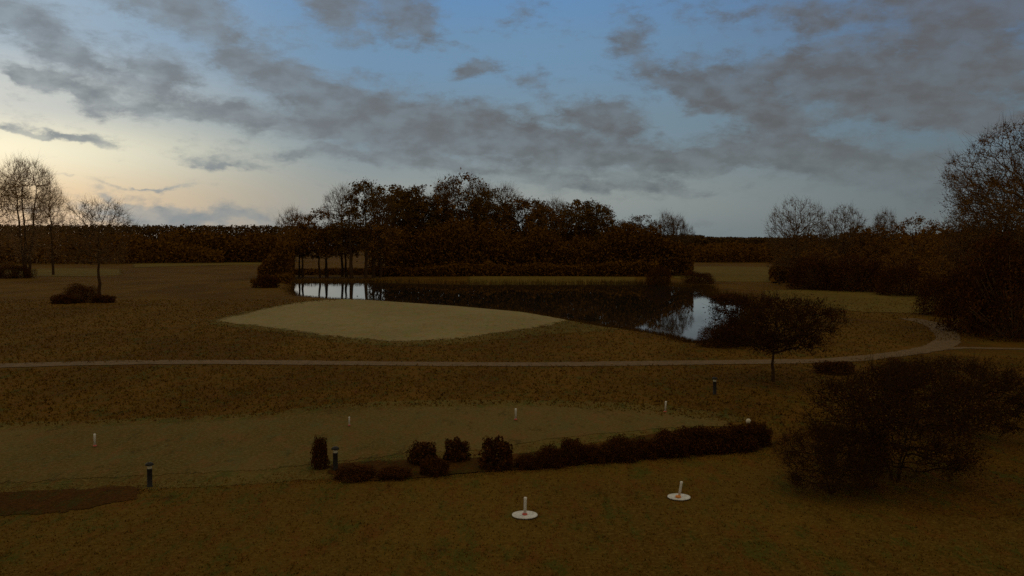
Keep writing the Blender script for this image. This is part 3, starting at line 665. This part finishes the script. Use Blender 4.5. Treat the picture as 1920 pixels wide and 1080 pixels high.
# ------------------------------------------------------------------ trees on the right
rt_round = tree_proto('maple', 41, 13, 9.5, .22, 1100, 'round', 8, .55, .012, 6, .075, .3, hole=-.3, shell=.4)
tree_px(rt_round, 'round_tree', 1496, 138, 374, 'round see-through tree standing alone right of the sky gap, the left one of the pair', 'tree', None, .3, .95)
rt_round2 = tree_proto('maple', 42, 13, 7.5, .22, 1000, 'round', 8, .55, .012, 9, .075, .3, hole=-.35, shell=.4)
tree_px(rt_round2, 'round_tree', 1582, 140, 387, 'round see-through tree with a sharper dome, the right one of the pair', 'tree', None, 1.3, 1.0)
for (k, px, pt, dep, wd, nm, lab) in [
 ('round1', 1462, 452, 145, 1.0, 'oak_tree', 'low dark tree under the left side of the left round tree'),
 ('thin2', 1660, 396, 138, .9, 'bare_tree', 'thin-topped tree rising from the dark trees right of the round pair'),
 ('round1', 1640, 420, 135, .9, 'oak_tree', 'dark tree filling the foot of the thin-topped tree'),
 ('round2', 1715, 410, 130, 1.0, 'oak_tree', 'dark flat-crowned tree left of the tall tree at the right edge'),
 ('round1', 1765, 416, 122, 1.0, 'oak_tree', 'dark tree touching the outermost twigs of the tall right-hand tree'),
 ('round2', 1540, 462, 132, 1.2, 'oak_tree', 'low dark tree filling the space below the round pair'),
 ('round1', 1600, 470, 130, 1.2, 'oak_tree', 'low dark tree below the right one of the round pair'),
 ('round2', 1690, 470, 118, 1.2, 'oak_tree', 'low dark tree in front of the flat-crowned tree'),
 ('round1', 1760, 480, 104, 1.3, 'oak_tree', 'low dark tree by the bend of the fairway at the right'),
 ('round2', 1850, 470, 84, 1.3, 'oak_tree', 'dark spreading tree under the tall right-hand tree')]:
    tree_px(PR[k], nm, px, dep, pt, lab, 'tree', 'dark trees along the right side', rnd.uniform(0, 6.28), wd)
big_r = tree_proto('linden', 43, 16, 14, .18, 2800, 'round', 9, .5, .010, 30, .06, .30, hole=-.3, shell=.4)
tree_px(big_r, 'big_tree', 1960, 66, 222, 'tall broad twiggy tree cut off by the right picture edge', 'tree', None, 2.0, 1.0)
big_r2 = tree_proto('linden', 44, 12, 9, .15, 1500, 'round', 6, .5, .010, 22, .07, .3, hole=-.5, shell=.5)
tree_px(big_r2, 'big_tree', 1885, 70, 330, 'shorter dense dark tree in front of the tall tree at the right edge', 'tree', None, 1.0, 1.0)
for (pi, px, py, pw, ph, lab) in [
 (4, 1905, 640, 190, 190, 'huge dark bush under the tall tree at the right edge'),
 (4, 1835, 625, 130, 130, 'dark bush left of the huge one under the tall right-hand tree'),
 (4, 1780, 592, 110, 80, 'dark bush where the fairway meets the right-hand trees'),
 (4, 1700, 556, 120, 62, 'dark bush below the flat-crowned tree at the right'),
 (4, 1610, 548, 130, 66, 'dark bush below the right one of the round pair'),
 (4, 1530, 545, 110, 62, 'dark bush below the left one of the round pair')]:
    place_shrub(SH[pi], px, py, pw, ph, lab, 'dark bushes under the right-hand trees')

lowt = tree_proto('thorn', 51, 4.2, 6.6, .40, 480, 'dome', 9, .35, .008, 85, .040, .24, hole=-.5, shell=.5, rt=.030, lmat='loose', twmat='dark_twig')
x, y = P(1450, 713)
place_tree(lowt, 'thorn_tree', x, y, 4.0, 'low wide umbrella-shaped tree with one short trunk, between the pond and the path', 'tree', None, .5, .95)
loose = tree_proto('loose', 52, 3.6, 5.2, .14, 620, 'dome', 10, .35, .006, 80, .030, .26, hole=-.45, shell=.3, rt=.022, stems=3, lmat='loose', twmat='dark_twig')
for px, py, H_, wd, rz, lab in [(1680, 900, 3.0, 1.05, .3, 'largest loose dark shrub-like tree on the slope at the lower right'),
    (1795, 815, 2.5, 1.3, 1.9, 'loose dark shrub-like tree behind and right of the largest one at the lower right'),
    (1560, 925, 1.7, 1.1, 4.0, 'lower loose dark shrub-like tree in front of the largest one, towards the lawn')]:
    x, y = P(px, py)
    place_tree(loose, 'shrub_tree', x, y, H_, lab, 'tree', 'loose dark shrub-like trees at the lower right', rz, wd)

# ------------------------------------------------------------------ small things on the practice green and lawn
def lathe(prof, n=24):
    Vv = [(r * math.cos(2 * math.pi * k / n), r * math.sin(2 * math.pi * k / n), z) for r, z in prof for k in range(n)]
    F = [[i * n + k, i * n + (k + 1) % n, (i + 1) * n + (k + 1) % n, (i + 1) * n + k] for i in range(len(prof) - 1) for k in range(n)]
    F.append([(len(prof) - 1) * n + k for k in range(n)]); F.append([k for k in range(n)][::-1])
    return Vv, F
def lm(name, prof, mat, n=24):
    v, f = lathe(prof, n); me = mesh_np(name, v, f, True); me.materials.append(M[mat]); return me
pin_me = lm('pin', [(.034, .03), (.034, .38), (.037, .40), (.037, .43), (.030, .44), (.010, .445)], 'white', 14)
plate_me = lm('plate', [(.26, 0), (.295, .004), (.305, .018), (.300, .032), (.285, .034), (.24, .022), (.12, .020), (.07, .022)], 'plate', 32)
cup_o = lm('cup', [(.055, .021), (.075, .024), (.078, .055), (.060, .07), (.04, .072)], 'orange', 18)
cup_r = lm('cup', [(.045, .021), (.060, .024), (.062, .050), (.050, .06), (.04, .062)], 'red', 18)
def marker(px, py, plate, label, tilt=(0, 0), cup=cup_o, s=1.0):
    x, y = P(px, py)
    r = empty('hole_marker', (x, y, hz(x, y) + .024), 0, s); tag(r, label, 'hole marker', 'white hole markers on the practice turf')
    p = obj('pin', pin_me, None, r); p.rotation_euler = (R(tilt[0]), R(tilt[1]), 0)
    c = obj('cup', cup, None, r)
    if cup is cup_o: c.location = (-.03, -.05, 0)
    if plate: obj('plate', plate_me, None, r)
marker(984, 969, True, 'white pin standing in a round white plate, the nearer one with a reddish foot', (0, 2), cup_r)
marker(1273, 935, True, 'white pin leaning right in a round white plate with an orange foot', (0, 9), cup_o, .95)
marker(967, 788, False, 'white pin alone on the practice green, above the biggest rounded shrub', (0, 0), cup_r)
marker(1247, 773, False, 'white pin alone near the right end of the practice green', (0, 4), cup_r)
marker(655, 799, False, 'tiny white pin at the back of the practice green, above the narrow upright shrub', (0, 0), cup_r, .75)
marker(178, 838, False, 'faint white pin on the left part of the practice green', (0, 0), cup_r, .95)

body_me = lm('body', [(.075, -.05), (.075, .02), (.065, .03), (.065, .46), (.07, .47), (.07, .49), (.05, .50)], 'dark_metal', 18)
glass_me = lm('glass', [(.055, .49), (.060, .50), (.060, .58), (.055, .59)], 'diffuser', 18)
cap_me = lm('cap', [(.06, .58), (.105, .585), (.11, .60), (.09, .635), (.04, .66), (.01, .665)], 'dark_metal', 18)
def lamp(px, py, label, s=1.0, hgt=1.0):
    x, y = P(px, py); r = empty('garden_lamp', (x, y, hz(x, y)), 0, (s, s, s * hgt)); tag(r, label, 'garden lamp', 'low bollard lamps by the planting beds')
    obj('post', body_me, None, r); obj('glass', glass_me, None, r); obj('cap', cap_me, None, r)
lamp(281, 912, 'unlit dark bollard lamp at the back edge of the left planting bed', 1.0)
lamp(629, 882, 'unlit dark bollard lamp with a pale glass, right of the narrow upright shrub', 1.05)
lamp(1340, 737, 'slim dark bollard lamp alone on the turf beyond the practice green', 1.15)
# lamp with a round cream head behind the right end of the hedge
x, y = P(1403, 818)
r = empty('globe_lamp', (x, y, hz(x, y))); tag(r, 'small lamp with a round cream head at the right end of the hedge', 'garden lamp')
obj('post', lm('globe_post', [(.05, -.05), (.05, .02), (.03, .03), (.03, .42), (.05, .44), (.05, .46)], 'dark_metal', 14), None, r)
obj('globe', lm('globe', [(.03, .45)] + [(.085 * math.sin(t), .53 - .085 * math.cos(t)) for t in np.linspace(.4, 3.0, 12)], 'diffuser', 20), None, r)
# ------------------------------------------------------------------ grass and marginal reeds
rng = np.random.default_rng(77)
n = 90000
dep = 15.5 * np.exp(rng.uniform(0, 1, n) * math.log(105 / 15.5)); X = rng.uniform(-.64, .64, n) * dep
d_p = poly_dist(X, dep, POND)
green = np.array([P(a, b_) for a, b_ in [(402, 602), (520, 572), (700, 560), (900, 570), (1072, 600), (950, 624), (760, 642), (560, 625)]])
prac = np.array([P(a, b_) for a, b_ in [(-500, 818), (120, 797), (480, 781), (620, 765), (1000, 757), (1390, 792), (1050, 826), (760, 858), (480, 892), (120, 908), (-500, 930)]])
pth = np.array([P(a, b_) for a, b_ in [(-900, 738), (-100, 690), (450, 678), (1200, 676), (1600, 668), (1760, 640), (1800, 640), (2400, 660), (2400, 672), (1700, 668), (1440, 681), (450, 685), (-100, 699), (-900, 755)]])
ok = (d_p > .3) & (poly_dist(X, dep, green) > 0) & (poly_dist(X, dep, prac) > 0) & (poly_dist(X, dep, pth) > 0)
X, dep = X[ok], dep[ok]; n = len(X); z = height(X, dep)
hgt = rng.uniform(.025, .075, n) * (1 + dep / 90) * np.where(dep < 30, .6, 1.0)
Vv = []; 
for k in range(2):
    a = rng.uniform(0, 6.28, n); wdt = hgt * .35; dx, dy = np.cos(a) * wdt, np.sin(a) * wdt
    lx, ly = rng.normal(size=n) * hgt * .5, rng.normal(size=n) * hgt * .5
    o = rng.normal(size=(2, n)) * .03
    Vv.append(np.stack([np.stack([X + o[0] - dx, dep + o[1] - dy, z], 1), np.stack([X + o[0] + dx, dep + o[1] + dy, z], 1), np.stack([X + o[0] + lx, dep + o[1] + ly, z + hgt], 1)], 1))
Vv = np.concatenate(Vv).reshape(-1, 3)
tag(obj('grass_tufts', mesh_np('grass_tufts', Vv, np.arange(len(Vv)).reshape(-1, 3)), M['blades']), 'short brown winter grass blades covering the rough turf', 'grass', kind='stuff')
# reeds fringing the pond
seg = []
n = 16000; i = rng.integers(0, len(POND), n); t = rng.uniform(0, 1, n)[:, None]
p = POND[i] * (1 - t) + POND[(i + 1) % len(POND)] * t + rng.normal(size=(n, 2)) * .7
keep = np.ones(n, bool)
nearside = (i >= 12)
h_ = np.where(nearside, rng.uniform(.1, .3, n), rng.uniform(.3, .9, n))
zz = height(p[:, 0], p[:, 1])
ln = rng.normal(size=(n, 2)) * .1
seg = np.column_stack([p, zz - .05, p + ln, zz + h_, np.full(n, .018), np.full(n, .006)])
v, f = tubes(seg, 3)
tag(obj('pond_reeds', mesh_np('pond_reeds', v, f), M['reed']), 'dark dead reeds and grasses fringing the pond shore', 'reeds', kind='stuff')
